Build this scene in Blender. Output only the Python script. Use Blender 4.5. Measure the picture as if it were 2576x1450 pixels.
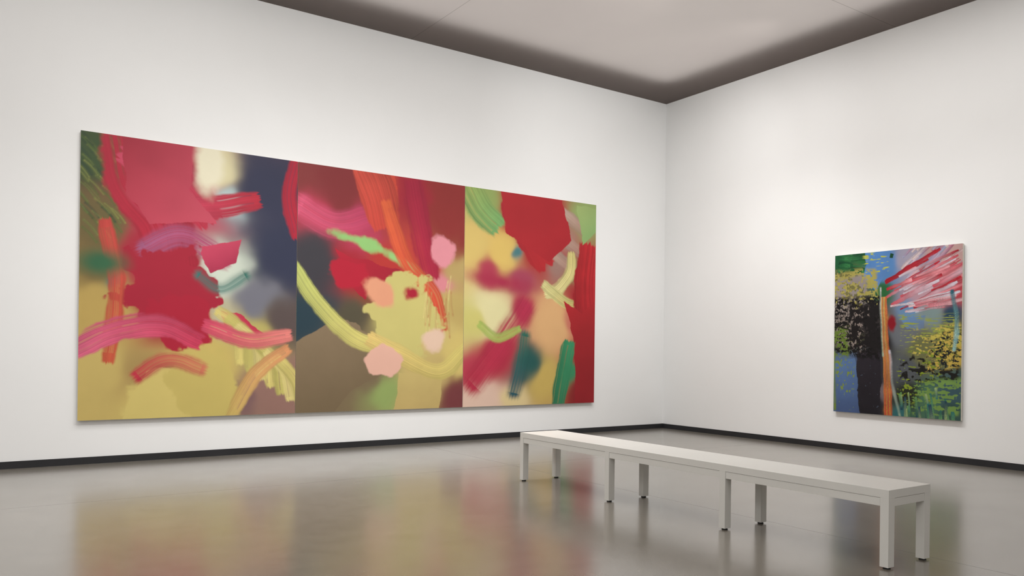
import bpy, bmesh, math, random
import numpy as np
from mathutils import Matrix, Vector

for o in list(bpy.data.objects):
    bpy.data.objects.remove(o, do_unlink=True)
S = bpy.context.scene
COL = S.collection

# ------------------------------------------------------------------ camera
FPX = 2034.26                       # focal length in pixels of a 2576 px wide frame
YAW, ROLL = math.radians(34.5674), math.radians(0.6868)
cam_data = bpy.data.cameras.new('camera')
cam_data.sensor_width = 36.0
cam_data.lens = FPX * 36.0 / 2576.0
cam_data.shift_y = (880.15 - 725.0) / 2576.0
cam_data.clip_start = 0.05
cam_data.clip_end = 200
cam = bpy.data.objects.new('camera', cam_data)
COL.objects.link(cam)
fw = Vector((math.sin(YAW), math.cos(YAW), 0))
rt = Vector((math.cos(YAW), -math.sin(YAW), 0))
up = rt.cross(fw)
r2 = rt * math.cos(ROLL) + up * math.sin(ROLL)
u2 = -rt * math.sin(ROLL) + up * math.cos(ROLL)
M = Matrix((r2, u2, -fw)).transposed().to_4x4()
M.translation = Vector((-9.15726, -9.10205, 1.2))
cam.matrix_world = M
S.camera = cam

# ------------------------------------------------------------------ world, exposure
w = bpy.data.worlds.new('world'); S.world = w; w.use_nodes = True
w.node_tree.nodes['Background'].inputs[0].default_value = (1, .97, .93, 1)
w.node_tree.nodes['Background'].inputs[1].default_value = 0.0
S.view_settings.view_transform = 'Standard'
S.view_settings.look = 'None'
S.view_settings.gamma = 1
S.view_settings.use_curve_mapping = False
S.view_settings.exposure = 0.0

H = 5.082                            # wall height
XB, YB = -15.5, -14.5                # the far ends of the room behind the camera

# ------------------------------------------------------------------ the room's lamps and added fill
WARM = (1.0, 0.99, 0.972)
def area(name, loc, target, sx, sy, power, color=WARM, spread=180):
    d = bpy.data.lights.new(name, 'AREA'); d.shape = 'RECTANGLE'
    d.size, d.size_y, d.energy, d.color = sx, sy, power, color
    d.spread = math.radians(spread)
    o = bpy.data.objects.new(name, d); COL.objects.link(o)
    o.location = loc
    o.rotation_euler = (Vector(target) - Vector(loc)).to_track_quat('-Z', 'Y').to_euler()
    return o
def spot(name, loc, target, power, angle, blend=1.0, radius=.05, color=WARM):
    d = bpy.data.lights.new(name, 'SPOT')
    d.energy, d.color = power, color
    d.spot_size, d.spot_blend, d.shadow_soft_size = math.radians(angle), blend, radius
    o = bpy.data.objects.new(name, d); COL.objects.link(o)
    o.location = loc
    o.rotation_euler = (Vector(target) - Vector(loc)).to_track_quat('-Z', 'Y').to_euler()
    return o
# track spotlights washing the two walls in view: one row aimed high, one row aimed low
for x in (-8.9, -7.6, -6.2, -4.6, -3.0, -1.3):
    spot('track_or_fill_spot', (x, -3.6, 4.8), (x, 0, 3.6), 96, 96)
for x in (-7.3, -6.2, -5.3, -4.6, -3.0, -1.5):
    spot('track_or_fill_spot', (x, -4.6, 5.0), (x, 0, .4), 132, 80)
for y in (-6.3, -4.8, -3.4, -2.0):
    spot('track_or_fill_spot', (-2.75, y, 4.8), (0, y, 3.3), 84, 102)
for y in (-5.6, -4.2, -3.0, -1.8):
    spot('track_or_fill_spot', (-3.1, y, 4.9), (0, y, .5), 100, 74)
spot('track_or_fill_spot', (-4.6, -4.6, 4.8), (0, 0, 4.0), 235, 66)  # extra unseen spot, added as fill to brighten the corner of the walls
# luminous ceiling: lamps in the void just above the stretched translucent membrane, kept clear of the walls
def light_box(x0, x1, y0, y1, z, power):
    return area('light_box', ((x0 + x1) / 2, (y0 + y1) / 2, z), ((x0 + x1) / 2, (y0 + y1) / 2, 0), x1 - x0, y1 - y0, power)
light_box(XB + .7, -.72, YB + .7, -.72, H + .18, 375)
# unseen panel beside the camera, then fill added behind it and over the bench
area('fill_panel', (-13.5, -7, 5.0), (-13.5, -7, 0), 3, 8, 225)
area('fill_panel', (-10, -11, 5.0), (-10, -11, 0), 8, 5, 190)
area('fill_panel', (-5.6, -2.7, 5.0), (-5.6, -2.7, 0), 8, 1.2, 125, spread=110)

# ------------------------------------------------------------------ material helpers
def lin(c):
    return tuple(((v / 255) / 12.92 if v / 255 <= .04045 else ((v / 255 + .055) / 1.055) ** 2.4) for v in c)
def new_mat(name):
    m = bpy.data.materials.new(name); m.use_nodes = True
    nt = m.node_tree
    return m, nt, nt.nodes['Principled BSDF']
def noise_mix(nt, col_a, col_b, scale, detail=4, coord='Object', lo=.35, hi=.65, stretch=(1, 1, 1)):
    tc = nt.nodes.new('ShaderNodeTexCoord'); mp = nt.nodes.new('ShaderNodeMapping')
    mp.inputs['Scale'].default_value = stretch
    nt.links.new(tc.outputs[coord], mp.inputs[0])
    n = nt.nodes.new('ShaderNodeTexNoise'); n.inputs['Scale'].default_value = scale; n.inputs['Detail'].default_value = detail
    nt.links.new(mp.outputs[0], n.inputs['Vector'])
    r = nt.nodes.new('ShaderNodeValToRGB')
    r.color_ramp.elements[0].position = lo; r.color_ramp.elements[1].position = hi
    r.color_ramp.elements[0].color = (*col_a, 1); r.color_ramp.elements[1].color = (*col_b, 1)
    nt.links.new(n.outputs[0], r.inputs[0])
    return r, n, mp
def simple(name, rgb, rough=.5, spec=.5, var=.03, scale=6, bump=0.0, bscale=200):
    m, nt, b = new_mat(name)
    a = tuple(v * (1 - var) for v in rgb); c = tuple(min(1, v * (1 + var)) for v in rgb)
    r, n, mp = noise_mix(nt, a, c, scale)
    nt.links.new(r.outputs[0], b.inputs['Base Color'])
    b.inputs['Roughness'].default_value = rough
    b.inputs['Specular IOR Level'].default_value = spec
    if bump:
        n2 = nt.nodes.new('ShaderNodeTexNoise'); n2.inputs['Scale'].default_value = bscale
        nt.links.new(mp.outputs[0], n2.inputs['Vector'])
        bp = nt.nodes.new('ShaderNodeBump'); bp.inputs['Strength'].default_value = bump; bp.inputs['Distance'].default_value = .002
        nt.links.new(n2.outputs[0], bp.inputs['Height']); nt.links.new(bp.outputs[0], b.inputs['Normal'])
    return m
def math_node(nt, op, a, b=None, c=None):
    n = nt.nodes.new('ShaderNodeMath'); n.operation = op
    for i, v in enumerate((a, b, c)):
        if v is None: continue
        if isinstance(v, (int, float)): n.inputs[i].default_value = v
        else: nt.links.new(v, n.inputs[i])
    return n.outputs[0]
def seam_mask(nt, xs, ys, width):
    """1 on thin lines at the given object-space x and y positions"""
    tc = nt.nodes.new('ShaderNodeTexCoord'); sp = nt.nodes.new('ShaderNodeSeparateXYZ')
    nt.links.new(tc.outputs['Object'], sp.inputs[0])
    out = None
    for axis, vals in ((0, xs), (1, ys)):
        for v in vals:
            d = math_node(nt, 'ABSOLUTE', math_node(nt, 'SUBTRACT', sp.outputs[axis], v))
            k = math_node(nt, 'LESS_THAN', d, width)
            out = k if out is None else math_node(nt, 'MAXIMUM', out, k)
    return out

MAT_WALL = simple('white_wall_paint', (.80, .802, .798), rough=.85, spec=.2, var=.006, scale=1.5)
MAT_BASE = simple('black_baseboard', (.019, .019, .021), rough=.55, spec=.35, var=.1, scale=3)
MAT_BENCH = simple('bench_lacquer', (.66, .652, .615), rough=.42, spec=.4, var=.015, scale=3)
MAT_FOOT = simple('black_rubber', (.01, .01, .01), rough=.6, spec=.3)
MAT_EDGE = simple('bare_canvas_edge', (.72, .68, .60), rough=.8, spec=.2, var=.04, scale=30)
MAT_WOOD = simple('spacer_wood', (.42, .36, .29), rough=.7, spec=.2, var=.1, scale=12)

# ceiling: stretched translucent membrane in strips, with thin seams
MAT_CEIL, nt, b = new_mat('ceiling_membrane')
r, n, mp = noise_mix(nt, (.60, .555, .53), (.63, .585, .555), .7)
mask = seam_mask(nt, (-12.3, -8.4, -4.48), (-11.5, -7.65, -3.76), .0045)
mx = nt.nodes.new('ShaderNodeMix'); mx.data_type = 'RGBA'
nt.links.new(mask, mx.inputs[0]); nt.links.new(r.outputs[0], mx.inputs[6]); mx.inputs[7].default_value = (.40, .37, .35, 1)
nt.links.new(mx.outputs[2], b.inputs['Base Color'])
b.inputs['Roughness'].default_value = .9; b.inputs['Specular IOR Level'].default_value = .1
tl = nt.nodes.new('ShaderNodeBsdfTranslucent'); nt.links.new(mx.outputs[2], tl.inputs['Color'])
df = nt.nodes.new('ShaderNodeBsdfDiffuse'); df.inputs['Color'].default_value = (.17, .145, .135, 1)
ms = nt.nodes.new('ShaderNodeAddShader')
nt.links.new(df.outputs[0], ms.inputs[0]); nt.links.new(tl.outputs[0], ms.inputs[1])
nt.links.new(ms.outputs[0], nt.nodes['Material Output'].inputs['Surface'])
nt.nodes.remove(b)

# floor: polished grey-beige concrete, saw-cut joints
MAT_FLOOR, nt, b = new_mat('polished_concrete')
r, n, mp = noise_mix(nt, (.168, .149, .122), (.204, .182, .152), 1.1, 8, lo=.3, hi=.7)
r2_, n2_, mp2 = noise_mix(nt, (.9, .9, .9), (1.06, 1.06, 1.06), 7, 10, lo=.3, hi=.7)
mul = nt.nodes.new('ShaderNodeMix'); mul.data_type = 'RGBA'; mul.blend_type = 'MULTIPLY'; mul.inputs[0].default_value = 1
nt.links.new(r.outputs[0], mul.inputs[6]); nt.links.new(r2_.outputs[0], mul.inputs[7])
mask = seam_mask(nt, (-4.385,), (-2.2,), .003)
mx = nt.nodes.new('ShaderNodeMix'); mx.data_type = 'RGBA'
nt.links.new(math_node(nt, 'MULTIPLY', mask, .8), mx.inputs[0]); nt.links.new(mul.outputs[2], mx.inputs[6]); mx.inputs[7].default_value = (.05, .045, .04, 1)
nt.links.new(mx.outputs[2], b.inputs['Base Color'])
b.inputs['IOR'].default_value = 1.55
b.inputs['Coat Weight'].default_value = .62; b.inputs['Coat IOR'].default_value = 1.5; b.inputs['Coat Roughness'].default_value = .175
rr = nt.nodes.new('ShaderNodeMapRange'); rr.inputs['To Min'].default_value = .20; rr.inputs['To Max'].default_value = .30
n3 = nt.nodes.new('ShaderNodeTexNoise'); n3.inputs['Scale'].default_value = 2.3; n3.inputs['Detail'].default_value = 4
nt.links.new(mp.outputs[0], n3.inputs['Vector']); nt.links.new(n3.outputs[0], rr.inputs['Value'])
nt.links.new(math_node(nt, 'ADD', rr.outputs[0], math_node(nt, 'MULTIPLY', mask, .3)), b.inputs['Roughness'])
bp = nt.nodes.new('ShaderNodeBump'); bp.inputs['Strength'].default_value = .012; bp.inputs['Distance'].default_value = .003
n4 = nt.nodes.new('ShaderNodeTexNoise'); n4.inputs['Scale'].default_value = 9; n4.inputs['Detail'].default_value = 3
nt.links.new(mp.outputs[0], n4.inputs['Vector']); nt.links.new(n4.outputs[0], bp.inputs['Height']); nt.links.new(bp.outputs[0], b.inputs['Normal'])

# fine aggregate speckle and faint trowel marks
r5, n5, mp5 = noise_mix(nt, (.95, .95, .95), (1.04, 1.04, 1.04), 38, 5, lo=.35, hi=.65, stretch=(1, .45, 1))
mul5 = nt.nodes.new('ShaderNodeMix'); mul5.data_type = 'RGBA'; mul5.blend_type = 'MULTIPLY'; mul5.inputs[0].default_value = 1
nt.links.new(mx.outputs[2], mul5.inputs[6]); nt.links.new(r5.outputs[0], mul5.inputs[7])
nt.links.new(mul5.outputs[2], b.inputs['Base Color'])
bp2 = nt.nodes.new('ShaderNodeBump'); bp2.inputs['Strength'].default_value = .035; bp2.inputs['Distance'].default_value = .0006
nt.links.new(n5.outputs[0], bp2.inputs['Height']); nt.links.new(bp.outputs[0], bp2.inputs['Normal'])
nt.links.new(bp2.outputs[0], b.inputs['Normal']); nt.links.new(bp2.outputs[0], b.inputs['Coat Normal'])

# painted canvas: colour comes from the pigment stored on the canvas mesh
def paint_mat(name, rough, spec, bump):
    m, nt, b = new_mat(name)
    at = nt.nodes.new('ShaderNodeAttribute'); at.attribute_name = 'pigment'
    nt.links.new(at.outputs['Color'], b.inputs['Base Color'])
    b.inputs['Roughness'].default_value = rough; b.inputs['Specular IOR Level'].default_value = spec
    tc = nt.nodes.new('ShaderNodeTexCoord'); n = nt.nodes.new('ShaderNodeTexNoise')
    n.inputs['Scale'].default_value = 60; n.inputs['Detail'].default_value = 5
    nt.links.new(tc.outputs['Object'], n.inputs['Vector'])
    bp = nt.nodes.new('ShaderNodeBump'); bp.inputs['Strength'].default_value = bump; bp.inputs['Distance'].default_value = .001
    nt.links.new(n.outputs[0], bp.inputs['Height']); nt.links.new(bp.outputs[0], b.inputs['Normal'])
    return m
MAT_OIL = paint_mat('oil_paint', .6, .25, .15)
MAT_IMPASTO = paint_mat('thick_oil_paint', .5, .2, .5)

# ------------------------------------------------------------------ mesh helpers
def link(name, bm, mat, parent=None, bevel=0.0, seg=2):
    if bevel:
        bmesh.ops.bevel(bm, geom=list(bm.edges), offset=bevel, segments=seg, affect='EDGES', profile=.7)
    bmesh.ops.recalc_face_normals(bm, faces=bm.faces)
    me = bpy.data.meshes.new(name); bm.to_mesh(me); bm.free()
    me.materials.append(mat)
    o = bpy.data.objects.new(name, me); COL.objects.link(o)
    if parent: o.parent = parent
    return o
def add_box(bm, x0, x1, y0, y1, z0, z1):
    vs = [bm.verts.new((x, y, z)) for z in (z0, z1) for x, y in ((x0, y0), (x1, y0), (x1, y1), (x0, y1))]
    for f in ((0, 3, 2, 1), (4, 5, 6, 7), (0, 1, 5, 4), (1, 2, 6, 5), (2, 3, 7, 6), (3, 0, 4, 7)):
        bm.faces.new([vs[i] for i in f])
def box(name, x0, x1, y0, y1, z0, z1, mat, parent=None, bevel=0.0):
    bm = bmesh.new(); add_box(bm, x0, x1, y0, y1, z0, z1)
    return link(name, bm, mat, parent, bevel)
def struct(o):
    o['kind'] = 'structure'; return o
def empty(name, loc, label, cat, group=None):
    o = bpy.data.objects.new(name, None); COL.objects.link(o); o.location = loc
    o.empty_display_size = .2
    o['label'] = label; o['category'] = cat
    if group: o['group'] = group
    return o

# ------------------------------------------------------------------ the setting
struct(box('floor', XB - .3, 0.3, YB - .3, 0.3, -.2, 0, MAT_FLOOR))
bm = bmesh.new()
bm.faces.new([bm.verts.new(v) for v in ((XB, YB, H), (0, YB, H), (0, 0, H), (XB, 0, H))])
struct(link('ceiling', bm, MAT_CEIL))
struct(box('wall_left', XB, .3, 0, .3, 0, H, MAT_WALL))
struct(box('wall_right', 0, .3, YB, 0, 0, H, MAT_WALL))
struct(box('wall_near', XB - .3, XB, YB - .3, .3, 0, H, MAT_WALL))
struct(box('wall_back', XB, .3, YB - .3, YB, 0, H, MAT_WALL))
struct(box('baseboard_left', XB, 0, -.012, 0, 0, .0696, MAT_BASE))
struct(box('baseboard_right', -.012, 0, YB, -.012, 0, .0696, MAT_BASE))

# ------------------------------------------------------------------ the bench
BX0, BX1 = -4.883, -4.449
BY0, BY1 = -3.048, -6.600            # far and near end
BZ = .4428
bx, by = (BX0 + BX1) / 2, (BY0 + BY1) / 2
bench = empty('bench', (bx, by, 0), 'long pale grey gallery bench with eight square legs on the polished concrete floor', 'bench')
W2, L2 = (BX1 - BX0) / 2, (BY0 - BY1) / 2
box('seat', -W2, W2, -L2, L2, .3965, BZ, MAT_BENCH, bench, .0009)
LX, LY = .060, .051
leg_y = [L2 - LY, L2 - LY - 1.1725, L2 - LY - 2.345, -L2]      # low edge of each leg
for y in leg_y:
    for s in (-1, 1):
        xa, xb = (-W2, -W2 + LX) if s < 0 else (W2 - LX, W2)
        lg = box('leg', xa, xb, y, y + LY, .011, .3965, MAT_BENCH, bench, .0008)
        bm = bmesh.new()
        bmesh.ops.create_cone(bm, cap_ends=True, segments=24, radius1=.021, radius2=.017, depth=.0112,
                              matrix=Matrix.Translation(((xa + xb) / 2, y + LY / 2, .0056)))
        link('foot_glide', bm, MAT_FOOT, lg)
RC = .002                            # the rails sit back a little and leave a fine shadow groove
for i in range(3):
    ya, yb = leg_y[i + 1] + LY, leg_y[i]
    for s in (-1, 1):
        xa, xb = (-W2 + RC, -W2 + .022) if s < 0 else (W2 - .022, W2 - RC)
        box('side_rail', xa, xb, ya + .0015, yb - .0015, .3495, .3949, MAT_BENCH, bench, .001)
for ya, yb in ((-L2 + RC, -L2 + .022), (L2 - .022, L2 - RC)):
    box('end_rail', -W2 + LX + .0015, W2 - LX - .0015, ya, yb, .3495, .3949, MAT_BENCH, bench, .001)

# ------------------------------------------------------------------ painting tools
rng = np.random.default_rng(7)
def vnoise(h, w, cy, cx, rg):
    """smooth value noise with about cy x cx cells"""
    cy, cx = max(1, int(cy)), max(1, int(cx))
    g = rg.random((cy + 3, cx + 3))
    y = np.linspace(0, cy, h, endpoint=False); x = np.linspace(0, cx, w, endpoint=False)
    iy, ix = y.astype(int), x.astype(int); fy, fx = y - iy, x - ix
    fy = fy * fy * (3 - 2 * fy); fx = fx * fx * (3 - 2 * fx)
    a = g[iy][:, ix]; b_ = g[iy][:, ix + 1]; c = g[iy + 1][:, ix]; d = g[iy + 1][:, ix + 1]
    fx = fx[None, :]; fy = fy[:, None]
    return (a * (1 - fx) + b_ * fx) * (1 - fy) + (c * (1 - fx) + d * fx) * fy
def fbm(h, w, cy, cx, octv, rg):
    out = np.zeros((h, w)); amp = 1; tot = 0
    for k in range(octv):
        out += amp * vnoise(h, w, min(cy * 2 ** k, h), min(cx * 2 ** k, w), rg); tot += amp; amp *= .55
    return out / tot - .5
def smooth(x, a, b_):
    t = np.clip((x - a) / (b_ - a), 0, 1); return t * t * (3 - 2 * t)

class Canvas:
    """an abstract picture: u runs 0..asp left to right, v 0..1 top to bottom"""
    def __init__(self, asp, n, seed):
        self.asp = asp; self.h = n; self.w = int(n * asp)
        self.rg = np.random.default_rng(seed)
        self.v, self.u = np.meshgrid((np.arange(self.h) + .5) / self.h, (np.arange(self.w) + .5) / self.w * asp, indexing='ij')
        self.nu = fbm(self.h, self.w, 3, 3 * asp, 4, self.rg); self.nv = fbm(self.h, self.w, 3, 3 * asp, 4, self.rg)
        self.fine = fbm(self.h, self.w, 14, 14 * asp, 4, self.rg)
        self.img = np.zeros((self.h, self.w, 3))
    def fields(self, blobs, warp=.18, power=2.6):
        """blobs: (u01, v, radius, (r,g,b)) melted softly into each other"""
        U = self.u + warp * self.nu; V = self.v + warp * self.nv
        num = np.zeros_like(self.img); den = np.zeros((self.h, self.w))
        for (a, b_, r, c) in blobs:
            d2 = ((U - a * self.asp) ** 2 + (V - b_) ** 2) / (r * r)
            wgt = 1 / (d2 + .04) ** power
            num += wgt[..., None] * np.array(lin(c)); den += wgt
        self.img = num / den[..., None]
    def blend(self, m, col):
        self.img = self.img * (1 - m[..., None]) + np.asarray(col) * m[..., None]
    def stroke(self, pts, width, c0, c1=None, edge=.02, rag=.25, streak=.18, soft=.006, seed=0):
        """a brush mark along a polyline (u01, v), coloured c0 -> c1, with bristle streaks and a ragged edge"""
        c1 = c1 or c0
        P = np.array([(a * self.asp, b_) for a, b_ in pts], float)
        # Catmull-Rom through the points
        Q = []
        E = np.vstack([2 * P[0] - P[1], P, 2 * P[-1] - P[-2]])
        for i in range(1, len(E) - 2):
            for t in np.linspace(0, 1, 9, endpoint=False):
                p0, p1, p2, p3 = E[i - 1], E[i], E[i + 1], E[i + 2]
                Q.append(.5 * ((2 * p1) + (p2 - p0) * t + (2 * p0 - 5 * p1 + 4 * p2 - p3) * t * t + (3 * p1 - p0 - 3 * p2 + p3) * t ** 3))
        Q.append(P[-1]); Q = np.array(Q)
        seg = np.hypot(*(Q[1:] - Q[:-1]).T); cum = np.concatenate([[0], np.cumsum(seg)]); T = cum[-1]
        best = np.full((self.h, self.w), 9.0); side = np.zeros_like(best); along = np.zeros_like(best)
        mg = width * 1.6 + .03
        i0 = max(0, int((Q[:, 1].min() - mg) * self.h)); i1 = min(self.h, int((Q[:, 1].max() + mg) * self.h) + 1)
        j0 = max(0, int((Q[:, 0].min() - mg) / self.asp * self.w)); j1 = min(self.w, int((Q[:, 0].max() + mg) / self.asp * self.w) + 1)
        if i1 <= i0 or j1 <= j0: return
        sl = (slice(i0, i1), slice(j0, j1))
        U = self.u[sl] + .03 * self.nu[sl]; V = self.v[sl] + .03 * self.nv[sl]
        B = best[sl].copy(); Sd = side[sl].copy(); Al = along[sl].copy(); Ov = np.zeros_like(B)
        for k in range(len(seg)):
            a = Q[k]; d = Q[k + 1] - a; L = seg[k] + 1e-9
            tx, ty = d / L
            s = (U - a[0]) * tx + (V - a[1]) * ty
            sc = np.clip(s, 0, L)
            px, py = U - a[0] - sc * tx, V - a[1] - sc * ty
            dist = np.hypot(px, py); m = dist < B
            B[m] = dist[m]; Sd[m] = (-px * ty + py * tx)[m]; Al[m] = (cum[k] + sc)[m]
            ov = np.maximum(-s, s - L) if len(seg) == 1 else (-s if k == 0 else (s - L if k == len(seg) - 1 else np.zeros_like(s)))
            Ov[m] = ov[m]
        ta = Al / T
        wloc = width * (1 + rag * 2.2 * self.fine[sl]) * (1 - .25 * np.abs(2 * ta - 1) ** 3)
        rg = np.random.default_rng(seed + 11)
        prof = np.interp(np.linspace(0, 1, 160), np.linspace(0, 1, 56), rg.random(56))
        tip = np.interp(np.clip(Sd / width * .5 + .5, 0, 1), np.linspace(0, 1, 24), rg.random(24)) * width * .35   # dry, uneven ends
        mask = (1 - smooth(B, wloc - soft, wloc + soft)) * (1 - smooth(Ov, tip - soft, tip + soft))
        idx = np.clip(((Sd / width) * .5 + .5) * 159, 0, 159)
        br = np.interp(idx, np.arange(160), prof) - .5
        col = np.array(lin(c0)) * (1 - ta[..., None]) + np.array(lin(c1)) * ta[..., None]
        br = br * (.35 + 1.3 * (self.nu[sl] + self.nv[sl] + .5)) * .6 + .5 * self.fine[sl]
        body = .16 * np.cos(np.clip(Sd / width, -1, 1) * 1.9 + rg.uniform(-.9, .9)) - .10     # shading across the mark put into its colour, lighter to one side
        col = col * (1 + streak * 2 * br[..., None] + body[..., None])
        sub = self.img[sl]; self.img[sl] = sub * (1 - mask[..., None]) + np.clip(col, 0, 1) * mask[..., None]
    def patch(self, a, b_, ru, rv, col, ang=0, rag=.5, soft=.01, alpha=1.0):
        """a loose patch of paint with an uneven outline"""
        ca, sa = math.cos(ang), math.sin(ang)
        du, dv = self.u - a * self.asp, self.v - b_
        x = (du * ca + dv * sa) / ru; y = (-du * sa + dv * ca) / rv
        d = np.sqrt(x * x + y * y) + rag * 2 * self.fine + rag * self.nu
        m = (1 - smooth(d, 1 - soft / min(ru, rv), 1 + soft / min(ru, rv))) * alpha
        self.blend(m, np.array(lin(col)))
    def shape(self, pts, c0, c1=None, ang=0.0, warp=.05, soft=1, shade=.10):
        """a hard-edged flat form (u01, v corners) whose colour drifts from c0 to c1 along ang"""
        c1 = c1 or c0
        P = [(a * self.asp, b_) for a, b_ in pts]
        U = self.u + warp * (self.nu + .5 * self.fine); V = self.v + warp * (self.nv - .5 * self.fine)
        ins = np.zeros(U.shape, bool)
        for i in range(len(P)):
            (xa, ya), (xb, yb) = P[i], P[(i + 1) % len(P)]
            if ya == yb: continue
            cr = ((ya > V) != (yb > V)) & (U < (xb - xa) * (V - ya) / (yb - ya) + xa)
            ins ^= cr
        m = ins.astype(float)
        for _ in range(soft):
            q = np.pad(m, 1, mode='edge')
            m = (q[1:-1, 1:-1] * 4 + q[:-2, 1:-1] + q[2:, 1:-1] + q[1:-1, :-2] + q[1:-1, 2:]) / 8
        t = U * math.cos(ang) + V * math.sin(ang)
        lo, hi = min(x * math.cos(ang) + y * math.sin(ang) for x, y in P), max(x * math.cos(ang) + y * math.sin(ang) for x, y in P)
        t = np.clip((t - lo) / (hi - lo), 0, 1)[..., None]
        col = np.array(lin(c0)) * (1 - t) + np.array(lin(c1)) * t
        self.img = self.img * (1 - m[..., None]) + col * (1 + shade * 4 * self.nu[..., None]) * m[..., None]
    def scrape(self, a0, b0, a1, b1, col, cover=.5, sx=30, sy=120, soft=.03, ang=0):
        """paint dragged over a rectangle so that it breaks into flecks"""
        n = vnoise(self.h, self.w, sy, sx * self.asp, self.rg) * .4 + vnoise(self.h, self.w, sy * 1.9, sx * 2.3 * self.asp, self.rg) * .35 + vnoise(self.h, self.w, sy * 1.1, sx * 5 * self.asp, self.rg) * .25
        cover = cover + .22 * self.nu + .1 * self.nv
        m = smooth(n + .25 * self.nu, 1 - cover - .04, 1 - cover + .04)
        U, V = self.u / self.asp + .12 * self.nv, self.v + .12 * self.nu
        m *= smooth(U, a0, a0 + soft) * (1 - smooth(U, a1 - soft, a1)) * smooth(V, b0, b0 + soft) * (1 - smooth(V, b1 - soft, b1))
        self.blend(m, np.array(lin(col)))
    def grain(self, k=.05):
        self.img *= (1 + k * 2 * self.fine[..., None])
        self.img = np.clip(self.img, .002, .9)

def canvas_mesh(name, cv, origin, du, dv, width, height, mat, parent):
    """front sheet of a stretched canvas: a fine grid whose points carry the pigment colour"""
    h, w_ = cv.h, cv.w
    uu = np.linspace(0, width, w_); vv = np.linspace(0, height, h)
    U, V = np.meshgrid(uu, vv)
    co = np.array(origin)[None, None] + U[..., None] * np.array(du) + V[..., None] * np.array(dv)
    me = bpy.data.meshes.new(name)
    nv = h * w_; me.vertices.add(nv); me.vertices.foreach_set('co', co.reshape(-1).astype(np.float32))
    idx = np.arange(nv).reshape(h, w_)
    q = np.stack([idx[:-1, :-1], idx[1:, :-1], idx[1:, 1:], idx[:-1, 1:]], -1).reshape(-1)
    nf = (h - 1) * (w_ - 1)
    me.loops.add(nf * 4); me.loops.foreach_set('vertex_index', q.astype(np.int32))
    me.polygons.add(nf); me.polygons.foreach_set('loop_start', (np.arange(nf) * 4).astype(np.int32))
    me.update(calc_edges=True)
    at = me.color_attributes.new('pigment', 'FLOAT_COLOR', 'POINT')
    rgba = np.ones((nv, 4), np.float32); rgba[:, :3] = cv.img.reshape(-1, 3)
    at.data.foreach_set('color', rgba.reshape(-1))
    me.materials.append(mat)
    o = bpy.data.objects.new(name, me); COL.objects.link(o); o.parent = parent
    return o

DEP = .05                            # how far a picture's face stands off the wall
def frame_bars(bm, a0, a1, z0, z1, d0, d1, bar, side):
    """stretcher: four bars behind the canvas; side 'L' lies along X, 'R' along Y"""
    def bb(p0, p1, q0, q1):
        if side == 'L': add_box(bm, p0, p1, -d1, -d0, q0, q1)
        else: add_box(bm, -d1, -d0, p0, p1, q0, q1)
    bb(a0, a1, z0, z0 + bar); bb(a0, a1, z1 - bar, z1)
    bb(a0, a0 + bar, z0 + bar, z1 - bar); bb(a1 - bar, a1, z0 + bar, z1 - bar)
def picture(cv, side, a0, a1, z0, z1, mat, label, group=None):
    """a frameless canvas on the left ('L') or right ('R') wall between a0 and a1"""
    c = (a0 + a1) / 2
    loc = (c, 0, z0) if side == 'L' else (0, c, z0)
    t = empty('painting', loc, label, 'painting', group)
    hw, hh = (a1 - a0) / 2, z1 - z0
    bm = bmesh.new(); frame_bars(bm, -hw + .0015, hw - .0015, .0015, hh - .0015, .016, DEP - .001, .06, side)
    link('stretcher', bm, MAT_EDGE, t)
    bm = bmesh.new(); frame_bars(bm, -hw + .05, hw - .05, .05, hh - .05, .0015, .0155, .05, side)
    link('wall_batten', bm, MAT_WOOD, t)
    if side == 'L':
        canvas_mesh('canvas', cv, (-hw, -DEP, hh), (1, 0, 0), (0, 0, -1), 2 * hw, hh, mat, t)
    else:   # seen from inside the room the right wall runs from +Y (left) to -Y (right)
        canvas_mesh('canvas', cv, (-DEP, hw, hh), (0, -1, 0), (0, 0, -1), 2 * hw, hh, mat, t)
    return t

# palette
CRIM, RASP, RED, DRED = (158, 38, 58), (178, 62, 88), (150, 40, 42), (104, 38, 42)
YEL, OCH, PALE, OLIVE = (196, 176, 102), (160, 138, 88), (208, 200, 160), (104, 92, 58)
NAVY, TEAL, GRN, LGRN, DGRN = (48, 50, 72), (40, 108, 100), (90, 140, 90), (140, 160, 92), (62, 80, 50)
PINK, ROSE, ORG, BRN, MAUV, LBLU = (200, 130, 140), (216, 180, 165), (190, 88, 56), (112, 96, 74), (130, 96, 104), (170, 190, 190)
ZB, ZT = .4408, 3.3289
X0, X1, X2, X3 = -8.1485, -5.9338, -3.6942, -1.4557

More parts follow.
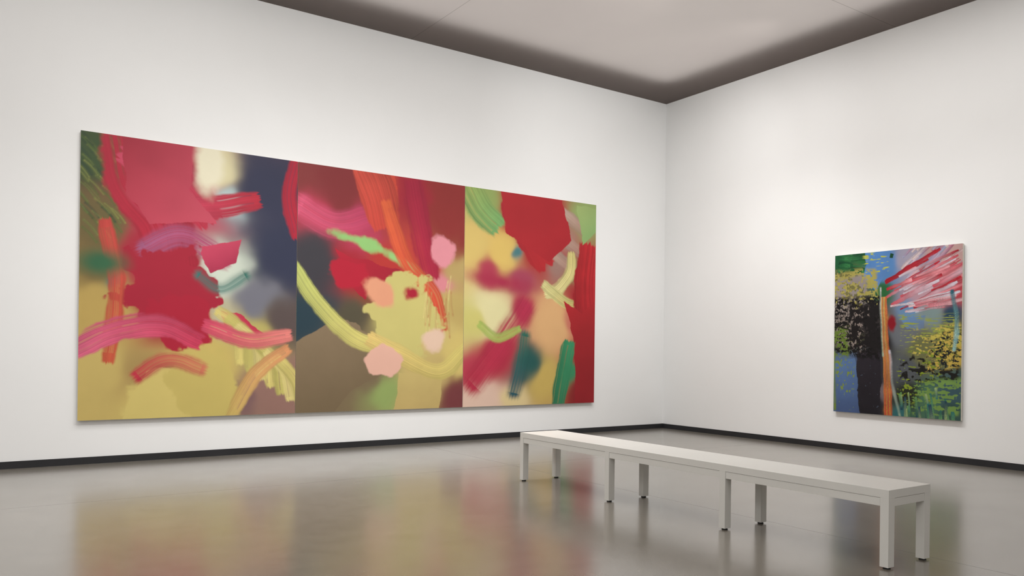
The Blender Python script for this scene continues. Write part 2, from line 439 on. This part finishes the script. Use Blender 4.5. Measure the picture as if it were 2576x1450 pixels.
def panel_one():
    c = Canvas((X1 - X0) / (ZT - ZB), 700, 3)
    c.fields([(.03, .06, .16, DGRN), (.08, .30, .14, OLIVE), (.05, .45, .12, (112, 96, 58)), (.05, .6, .2, (178, 152, 86)),
              (.06, .88, .2, (190, 168, 100)), (.3, .05, .2, CRIM), (.38, .22, .2, RASP), (.30, .42, .16, (160, 40, 58)),
              (.36, .60, .16, (152, 34, 50)), (.60, .06, .1, PALE), (.66, .2, .08, LBLU), (.64, .46, .12, (196, 205, 190)),
              (.86, .12, .18, NAVY), (.88, .36, .2, (46, 50, 72)), (.80, .54, .1, (110, 110, 120)), (.95, .62, .12, (84, 72, 70)),
              (.30, .85, .16, (160, 134, 82)), (.52, .80, .18, (192, 172, 98)), (.45, .95, .2, YEL), (.72, .95, .1, (120, 90, 90)),
              (.9, .92, .16, (140, 106, 96)), (.8, .68, .12, (176, 164, 96)), (.64, .62, .09, (176, 170, 140)), (.1, .5, .06, TEAL)],
             warp=.22)
    for k in range(60):      # short leafy dabs, upper left
        a, b_ = c.rg.uniform(-.03, .13), c.rg.uniform(-.02, .34)
        c.stroke([(a, b_), (a + .03, b_ + .02), (a + .06, b_ + .05)], .0035, [(78, 100, 50), (136, 142, 74), (44, 62, 52), (104, 118, 62)][k % 4], streak=.4, seed=k)
    c.stroke([(.16, -.03), (.22, .16), (.36, .30), (.40, .48)], .10, (166, 42, 60), (160, 32, 52), seed=3, rag=.3, soft=.012)
    c.stroke([(.18, .04), (.38, .10), (.56, .27)], .07, (184, 66, 90), (170, 46, 66), seed=1, rag=.2)
    c.stroke([(.36, .24), (.58, .22), (.80, .17)], .042, (180, 62, 86), (168, 40, 56), seed=15, rag=.15)
    c.stroke([(.26, .40), (.44, .34), (.66, .42)], .04, (150, 84, 118), (168, 70, 100), seed=2, soft=.015)
    c.shape([(.14, -.05), (.50, -.05), (.46, .16), (.60, .28), (.30, .30), (.20, .20)], (160, 44, 60), (188, 74, 92), .6)
    c.patch(.56, .07, .05, .10, (222, 216, 190), rag=.35, soft=.02)
    c.patch(.38, .52, .15, .15, (158, 32, 52), rag=.7)
    c.patch(.44, .66, .10, .08, (164, 30, 52), rag=.9)
    c.stroke([(.10, .30), (.15, .52), (.12, .80)], .028, (180, 66, 60), (186, 84, 58), seed=4, rag=.3)
    c.stroke([(1.0, -.02), (.96, .14), (1.0, .30)], .035, (164, 34, 54), seed=5)
    c.stroke([(.50, .47), (.62, .52), (.75, .46)], .022, (38, 112, 108), (46, 100, 90), seed=6, soft=.016)
    c.patch(.09, .45, .07, .04, (52, 96, 66), rag=.2, soft=.03)
    c.shape([(.52, .38), (.70, .33), (.68, .43), (.57, .46)], (190, 66, 92), (160, 46, 74), 1.2)
    c.shape([(.62, .60), (.74, .62), (.84, .69), (.66, .70)], (176, 46, 68), (196, 80, 104), 2.2)
    c.shape([(.30, .84), (.60, .80), (.66, .92), (.60, 1.05), (.20, 1.05)], (204, 188, 118), (180, 162, 88), 1.0, warp=.1)
    for i in range(7):       # broad yellow marks, lower right
        a = .60 + .05 * i
        c.stroke([(a, .60 + .03 * i), (a + .10, .66 + .035 * i), (a + .13, .80 + .03 * i)], .026, [(196, 182, 108), (182, 172, 98), (204, 190, 122)][i % 3], streak=.2, seed=60 + i)
    c.patch(.42, .92, .22, .10, (200, 182, 108), ang=-.2, rag=.35)
    c.patch(.56, .88, .14, .12, (190, 172, 98), ang=.5, rag=.4)
    c.stroke([(.66, 1.02), (.80, .84), (.96, .74)], .028, (196, 170, 98), (204, 140, 96), seed=9)
    c.stroke([(-.02, .76), (.14, .69), (.34, .66), (.52, .72)], .044, (200, 94, 122), (188, 56, 84), seed=10, rag=.3, streak=.34)
    c.stroke([(.54, .66), (.76, .71), (.97, .69)], .034, (190, 66, 92), (214, 124, 116), seed=12, rag=.3, streak=.3)
    c.stroke([(.24, .86), (.38, .79), (.54, .83)], .03, (176, 44, 62), (190, 110, 84), seed=16, rag=.5, soft=.012)
    c.grain(.04)
    return c
def panel_two():
    c = Canvas((X2 - X1) / (ZT - ZB), 620, 5)
    c.fields([(.06, .05, .2, (126, 52, 52)), (.25, .10, .2, (122, 44, 46)), (.5, .06, .14, (176, 62, 48)), (.68, .08, .14, (150, 34, 50)),
              (.88, .12, .2, (134, 44, 42)), (.1, .22, .12, (184, 60, 84)), (.32, .24, .12, (176, 58, 84)), (.1, .42, .14, (58, 56, 62)),
              (.06, .62, .16, (38, 58, 68)), (.28, .42, .12, (158, 32, 46)), (.5, .38, .12, (172, 50, 46)), (.42, .5, .12, (120, 66, 48)),
              (.66, .34, .12, (176, 60, 52)), (.92, .32, .12, (176, 152, 96)), (.82, .42, .08, (206, 128, 136)), (.9, .56, .14, (180, 158, 96)),
              (.28, .62, .1, (80, 74, 58)), (.15, .86, .24, (118, 102, 76)), (.36, .84, .14, (116, 100, 76)), (.58, .62, .14, (192, 186, 112)),
              (.75, .68, .14, (196, 176, 110)), (.5, .94, .1, (138, 156, 92)), (.72, .9, .16, (188, 166, 106)), (.97, .94, .12, (112, 56, 58)),
              (.94, .78, .08, (200, 180, 108))], warp=.2)
    c.stroke([(.0, .18), (.2, .24), (.42, .19)], .06, (200, 84, 112), (170, 58, 90), seed=21, soft=.02)
    c.shape([(.20, .34), (.58, .40), (.54, .52), (.44, .46), (.38, .54), (.28, .46)], (172, 30, 50), (150, 28, 46), .5)
    c.shape([(-.05, .74), (.22, .62), (.40, .68), (.50, .84), (.30, .93), (.16, 1.05), (-.05, 1.05)], (128, 110, 86), (108, 92, 68), 1.4, warp=.08, shade=.03)
    c.shape([(.34, -.05), (.52, -.05), (.58, .08), (.40, .14)], (180, 70, 54), (190, 66, 50), 1.2)
    c.shape([(.58, .84), (.86, .86), (.84, 1.05), (.56, 1.05)], (190, 170, 108), (178, 154, 98), 1.4)
    c.patch(.30, .44, .07, .06, (172, 28, 50), rag=.8)
    c.patch(.38, .30, .12, .022, (140, 188, 112), ang=.25, rag=1.0)
    c.patch(.58, .36, .09, .016, (144, 190, 116), ang=.4, rag=1.0)
    c.stroke([(.66, .02), (.72, .24), (.78, .42)], .055, (148, 30, 54), (160, 34, 60), seed=22, soft=.01)
    c.stroke([(.38, -.03), (.46, .10), (.50, .22)], .085, (184, 72, 58), (186, 66, 54), seed=26, rag=.15)
    c.stroke([(.50, .12), (.62, .36), (.80, .50), (.86, .66)], .034, (204, 92, 56), (190, 68, 50), seed=23, soft=.008, rag=.12)
    c.patch(.86, .30, .05, .06, (214, 138, 148), rag=.5)
    c.patch(.62, .60, .16, .16, (192, 182, 112), ang=.6, rag=.5)
    for k in range(18):
        a = c.rg.uniform(.74, .92); b_ = c.rg.uniform(.40, .62)
        c.stroke([(a, b_), (a + c.rg.uniform(-.02, .03), b_ + .12)], .003, [(176, 128, 80), (206, 190, 124)][k % 2], seed=k)
    c.stroke([(-.02, .42), (.14, .58), (.32, .70), (.48, .74)], .034, (178, 186, 104), (204, 190, 112), seed=24)
    c.stroke([(.40, .70), (.62, .78), (.84, .84), (1.02, .74)], .038, (206, 180, 110), (200, 186, 108), seed=25)
    c.patch(.46, .50, .075, .05, (214, 150, 118), ang=.5, rag=.35)
    c.patch(.50, .79, .08, .07, (216, 170, 152), rag=.4, soft=.006)
    c.patch(.80, .70, .06, .05, (216, 186, 164), rag=.4)
    c.patch(.66, .50, .04, .03, (160, 26, 48), rag=.6)
    c.grain(.035)
    return c
def panel_three():
    c = Canvas((X3 - X2) / (ZT - ZB), 540, 9)
    c.fields([(.03, .08, .12, (200, 184, 112)), (.16, .07, .11, (140, 160, 92)), (.4, .10, .16, (160, 36, 44)), (.6, .22, .18, (160, 34, 42)),
              (.92, .10, .1, (138, 158, 96)), (.10, .32, .14, (206, 180, 106)), (.3, .30, .12, (210, 180, 100)), (.40, .28, .05, (70, 116, 120)),
              (.74, .2, .10, (158, 120, 108)), (.7, .34, .08, (150, 116, 106)), (.22, .40, .1, (166, 56, 76)), (.44, .42, .09, (156, 62, 84)),
              (.85, .38, .08, (142, 116, 80)), (.2, .58, .16, (214, 206, 156)), (.06, .6, .12, (194, 186, 110)), (.42, .56, .1, (168, 44, 70)),
              (.62, .62, .14, (210, 166, 116)), (.8, .62, .08, (190, 108, 92)), (.95, .5, .14, (158, 34, 44)), (.9, .76, .14, (150, 32, 40)),
              (.22, .74, .14, (168, 42, 64)), (.08, .84, .1, (172, 56, 74)), (.42, .82, .09, (36, 84, 80)), (.56, .88, .1, (190, 164, 90)),
              (.14, .97, .12, (212, 182, 164)), (.36, .98, .06, (210, 190, 140)), (.77, .86, .06, (54, 130, 88)), (.95, .95, .1, (130, 28, 34))], warp=.16)
    c.stroke([(.02, -.02), (.12, .10), (.24, .17)], .07, (142, 160, 88), (112, 158, 96), seed=31, soft=.01)
    c.stroke([(.34, .04), (.5, .16), (.62, .30)], .12, (162, 34, 44), (168, 36, 42), seed=32, streak=.08)
    for i, (a, b_) in enumerate(((.72, .06), (.66, .16), (.60, .24))):
        c.stroke([(a, b_), (a + .12, b_ + .055), (a + .22, b_ + .10)], .033, (172, 150, 136), (160, 122, 108), seed=33 + i, streak=.1)
    c.stroke([(.80, .26), (.79, .36), (.70, .44), (.60, .47)], .036, (196, 184, 118), (206, 198, 140), seed=36, streak=.3)
    c.stroke([(.58, .42), (.74, .50), (.84, .52)], .03, (200, 194, 134), (188, 178, 108), seed=37, streak=.35)
    c.stroke([(.96, .22), (.93, .48), (.97, .78), (.95, 1.02)], .09, (172, 34, 40), (132, 26, 34), seed=38, streak=.25)
    c.shape([(.24, -.05), (.70, -.05), (.80, .20), (.62, .32), (.50, .26), (.30, .20)], (166, 36, 42), (158, 32, 40), .8)
    c.shape([(.74, .50), (.88, .56), (1.05, .46), (1.05, 1.05), (.86, 1.05), (.80, .66)], (168, 34, 40), (130, 28, 34), 1.4)
    c.shape([(.84, .02), (1.05, .03), (1.0, .16), (.90, .22)], (150, 168, 104), (128, 160, 100), 1.0)
    c.patch(.24, .42, .16, .035, (160, 44, 70), ang=.12, rag=.3, soft=.03)
    c.stroke([(.05, .92), (.26, .72), (.46, .52)], .065, (170, 44, 66), (166, 44, 72), seed=39, soft=.03)
    c.stroke([(.44, .66), (.40, .82), (.36, .96)], .04, (44, 100, 84), (34, 76, 88), seed=40, soft=.02)
    c.stroke([(.78, .70), (.74, .84), (.70, 1.02)], .045, (54, 134, 92), (46, 112, 78), seed=41)
    c.stroke([(.10, .62), (.24, .68), (.40, .64)], .022, (156, 172, 88), seed=42)
    c.grain(.035)
    return c
def picture_four(a):
    c = Canvas(a, 600, 14)
    GB = (70, 76, 84)
    c.fields([(.1, .05, .14, (34, 96, 62)), (.26, .04, .1, (46, 110, 64)), (.42, .10, .12, (92, 136, 184)), (.62, .08, .12, (160, 156, 172)),
              (.88, .05, .14, (186, 156, 152)), (.78, .22, .14, (184, 150, 160)), (.94, .25, .1, (176, 70, 80)), (.12, .18, .14, (122, 118, 76)),
              (.42, .24, .07, (48, 106, 62)), (.08, .36, .12, (128, 118, 112)), (.26, .40, .14, (56, 52, 54)), (.36, .52, .1, (34, 32, 36)),
              (.10, .54, .1, (96, 100, 60)), (.43, .40, .03, (196, 150, 78)), (.55, .48, .1, (112, 116, 122)), (.64, .36, .07, (112, 146, 180)),
              (.8, .38, .08, (132, 150, 150)), (.95, .40, .06, (50, 78, 100)), (.92, .55, .1, (118, 116, 60)), (.72, .58, .12, (116, 118, 82)),
              (.08, .74, .12, (96, 118, 154)), (.10, .92, .14, (80, 98, 134)), (.28, .74, .1, (52, 48, 56)), (.28, .94, .12, (42, 40, 46)),
              (.42, .84, .05, (120, 108, 112)), (.46, .95, .03, (184, 124, 70)), (.58, .70, .1, (92, 96, 100)), (.62, .86, .1, (46, 50, 40)),
              (.56, .97, .06, (60, 110, 112)), (.76, .88, .12, (84, 118, 96)), (.92, .84, .12, (70, 96, 104)), (.94, .96, .08, (62, 88, 84))], warp=.12)
    def streaks(n, box_, cols, length, wid, tilt, sd):
        for k in range(n):
            a, b_ = c.rg.uniform(box_[0], box_[2]), c.rg.uniform(box_[1], box_[3])
            t = tilt + c.rg.uniform(-.12, .12); ln = length * c.rg.uniform(.4, 1.2)
            c.stroke([(a, b_), (a + ln * math.cos(t) / c.asp, b_ + ln * math.sin(t))], wid * c.rg.uniform(.4, 1.3),
                     cols[k % len(cols)], cols[(k + 1) % len(cols)], streak=.5, rag=.7, seed=sd + k, soft=.002)
    streaks(14, (.0, .0, .26, .12), [(30, 92, 58), (60, 124, 76), (24, 74, 50)], .18, .016, .2, 200)
    c.shape([(.27, -.05), (.48, -.05), (.45, .12), (.36, .24), (.27, .18)], (88, 136, 188), (96, 132, 180), 1.2)
    c.scrape(.26, .0, .48, .2, (180, 184, 90), .30, 12, 90)
    c.shape([(.0, .70), (.18, .66), (.24, .80), (.22, 1.05), (-.05, 1.05)], (96, 122, 160), (78, 94, 132), 1.4)
    c.shape([(.20, .62), (.38, .60), (.40, .80), (.38, 1.05), (.21, 1.05)], (52, 48, 56), (40, 38, 44), 1.4)
    c.scrape(.0, .10, .38, .36, (168, 160, 92), .52, 40, 70)
    c.scrape(.0, .14, .30, .40, (150, 142, 140), .45, 30, 50)
    c.scrape(.0, .26, .40, .66, (26, 26, 28), .56, 60, 80)
    c.scrape(.12, .30, .40, .62, (34, 32, 34), .62, 26, 40)
    c.scrape(.02, .32, .30, .62, (140, 130, 124), .38, 60, 70)
    c.scrape(.0, .46, .16, .68, (110, 130, 62), .45, 30, 90)
    streaks(26, (.46, .0, .95, .24), [(170, 164, 182), (190, 160, 170), (150, 152, 176), (184, 110, 120), (196, 180, 178)], .22, .012, -.75, 300)
    streaks(46, (.42, .16, .82, .36), [(172, 44, 58), (206, 150, 156), (186, 84, 96), (196, 190, 200), (158, 32, 48)], .34, .009, -.42, 400)
    streaks(12, (.44, .32, .80, .38), [(206, 176, 180), (190, 196, 206), (196, 120, 130)], .26, .007, -.12, 500)
    c.shape([(.56, .40), (.74, .40), (.72, .47), (.60, .46)], (106, 142, 182), (116, 130, 150), 1.2)
    c.patch(.485, .44, .025, .045, (140, 30, 44), rag=.6)
    c.scrape(.50, .40, 1.0, .60, (150, 160, 84), .42, 14, 150)
    c.scrape(.60, .46, 1.02, .66, (190, 178, 92), .46, 24, 100)
    c.scrape(.52, .60, .98, .80, (36, 36, 34), .50, 22, 50)
    c.scrape(.72, .50, 1.02, .74, (40, 44, 46), .42, 40, 90)
    c.scrape(.70, .50, 1.02, .74, (190, 168, 88), .44, 44, 110)
    c.scrape(.50, .58, .84, .92, (134, 150, 56), .42, 26, 80)
    c.scrape(.62, .76, 1.02, 1.0, (120, 150, 84), .46, 22, 70)
    streaks(20, (.52, .82, .95, .96), [(60, 116, 112), (110, 150, 92), (40, 74, 96), (150, 168, 120)], .14, .010, 1.45, 600)
    c.scrape(.0, .66, .22, .98, (128, 146, 76), .30, 50, 60)
    c.scrape(.20, .66, .40, .98, (74, 84, 96), .26, 40, 80)
    for k in range(7):       # the upright ochre and orange band
        c.stroke([(.405 + .006 * k, .28), (.41 + .006 * k, .52), (.425 + .008 * k, .76), (.44 + .009 * k, 1.02)], .007,
                 [(204, 170, 92), (200, 150, 84), (190, 110, 70), (170, 160, 120)][k % 4], [(170, 96, 62), (176, 60, 60), (190, 140, 70)][k % 3], seed=90 + k, streak=.5, rag=.6, soft=.002)
    c.stroke([(.395, .22), (.398, .44), (.41, .64)], .006, (190, 190, 186), (150, 170, 150), seed=91, streak=.5)
    c.stroke([(.46, .60), (.49, .80), (.56, 1.0)], .009, (176, 172, 180), (150, 170, 150), seed=94, streak=.5)
    c.stroke([(.93, .26), (.97, .44), (.95, .60)], .013, (50, 100, 116), (150, 188, 186), seed=95, streak=.6)
    c.stroke([(.01, .62), (.012, .98)], .010, (120, 140, 60), seed=96)
    c.grain(.10)
    c.img = c.img ** 1.15
    return c

GAP = .002
TRI = 'abutting canvases of the wide abstract painting on the left wall'
picture(panel_one(), 'L', X0, X1 - GAP, ZB, ZT, MAT_OIL,
        'leftmost abstract canvas of the abutting three, with crimson, yellow and a dark navy upper right', TRI)
picture(panel_two(), 'L', X1 + GAP, X2 - GAP, ZB, ZT, MAT_OIL,
        'middle abstract canvas of the abutting three, dark red above and plain brown lower left', TRI)
picture(panel_three(), 'L', X2 + GAP, X3, ZB, ZT, MAT_OIL,
        'rightmost abstract canvas of the abutting three, nearest the room corner, with red right edge', TRI)
y0, y1, rb, rtp = -4.5886, -3.0251, .4745, 2.4281
picture(picture_four((y1 - y0) / (rtp - rb)), 'R', y0, y1, rb, rtp, MAT_IMPASTO,
        'small single abstract canvas with green, blue, black and yellow paint alone on the right wall')
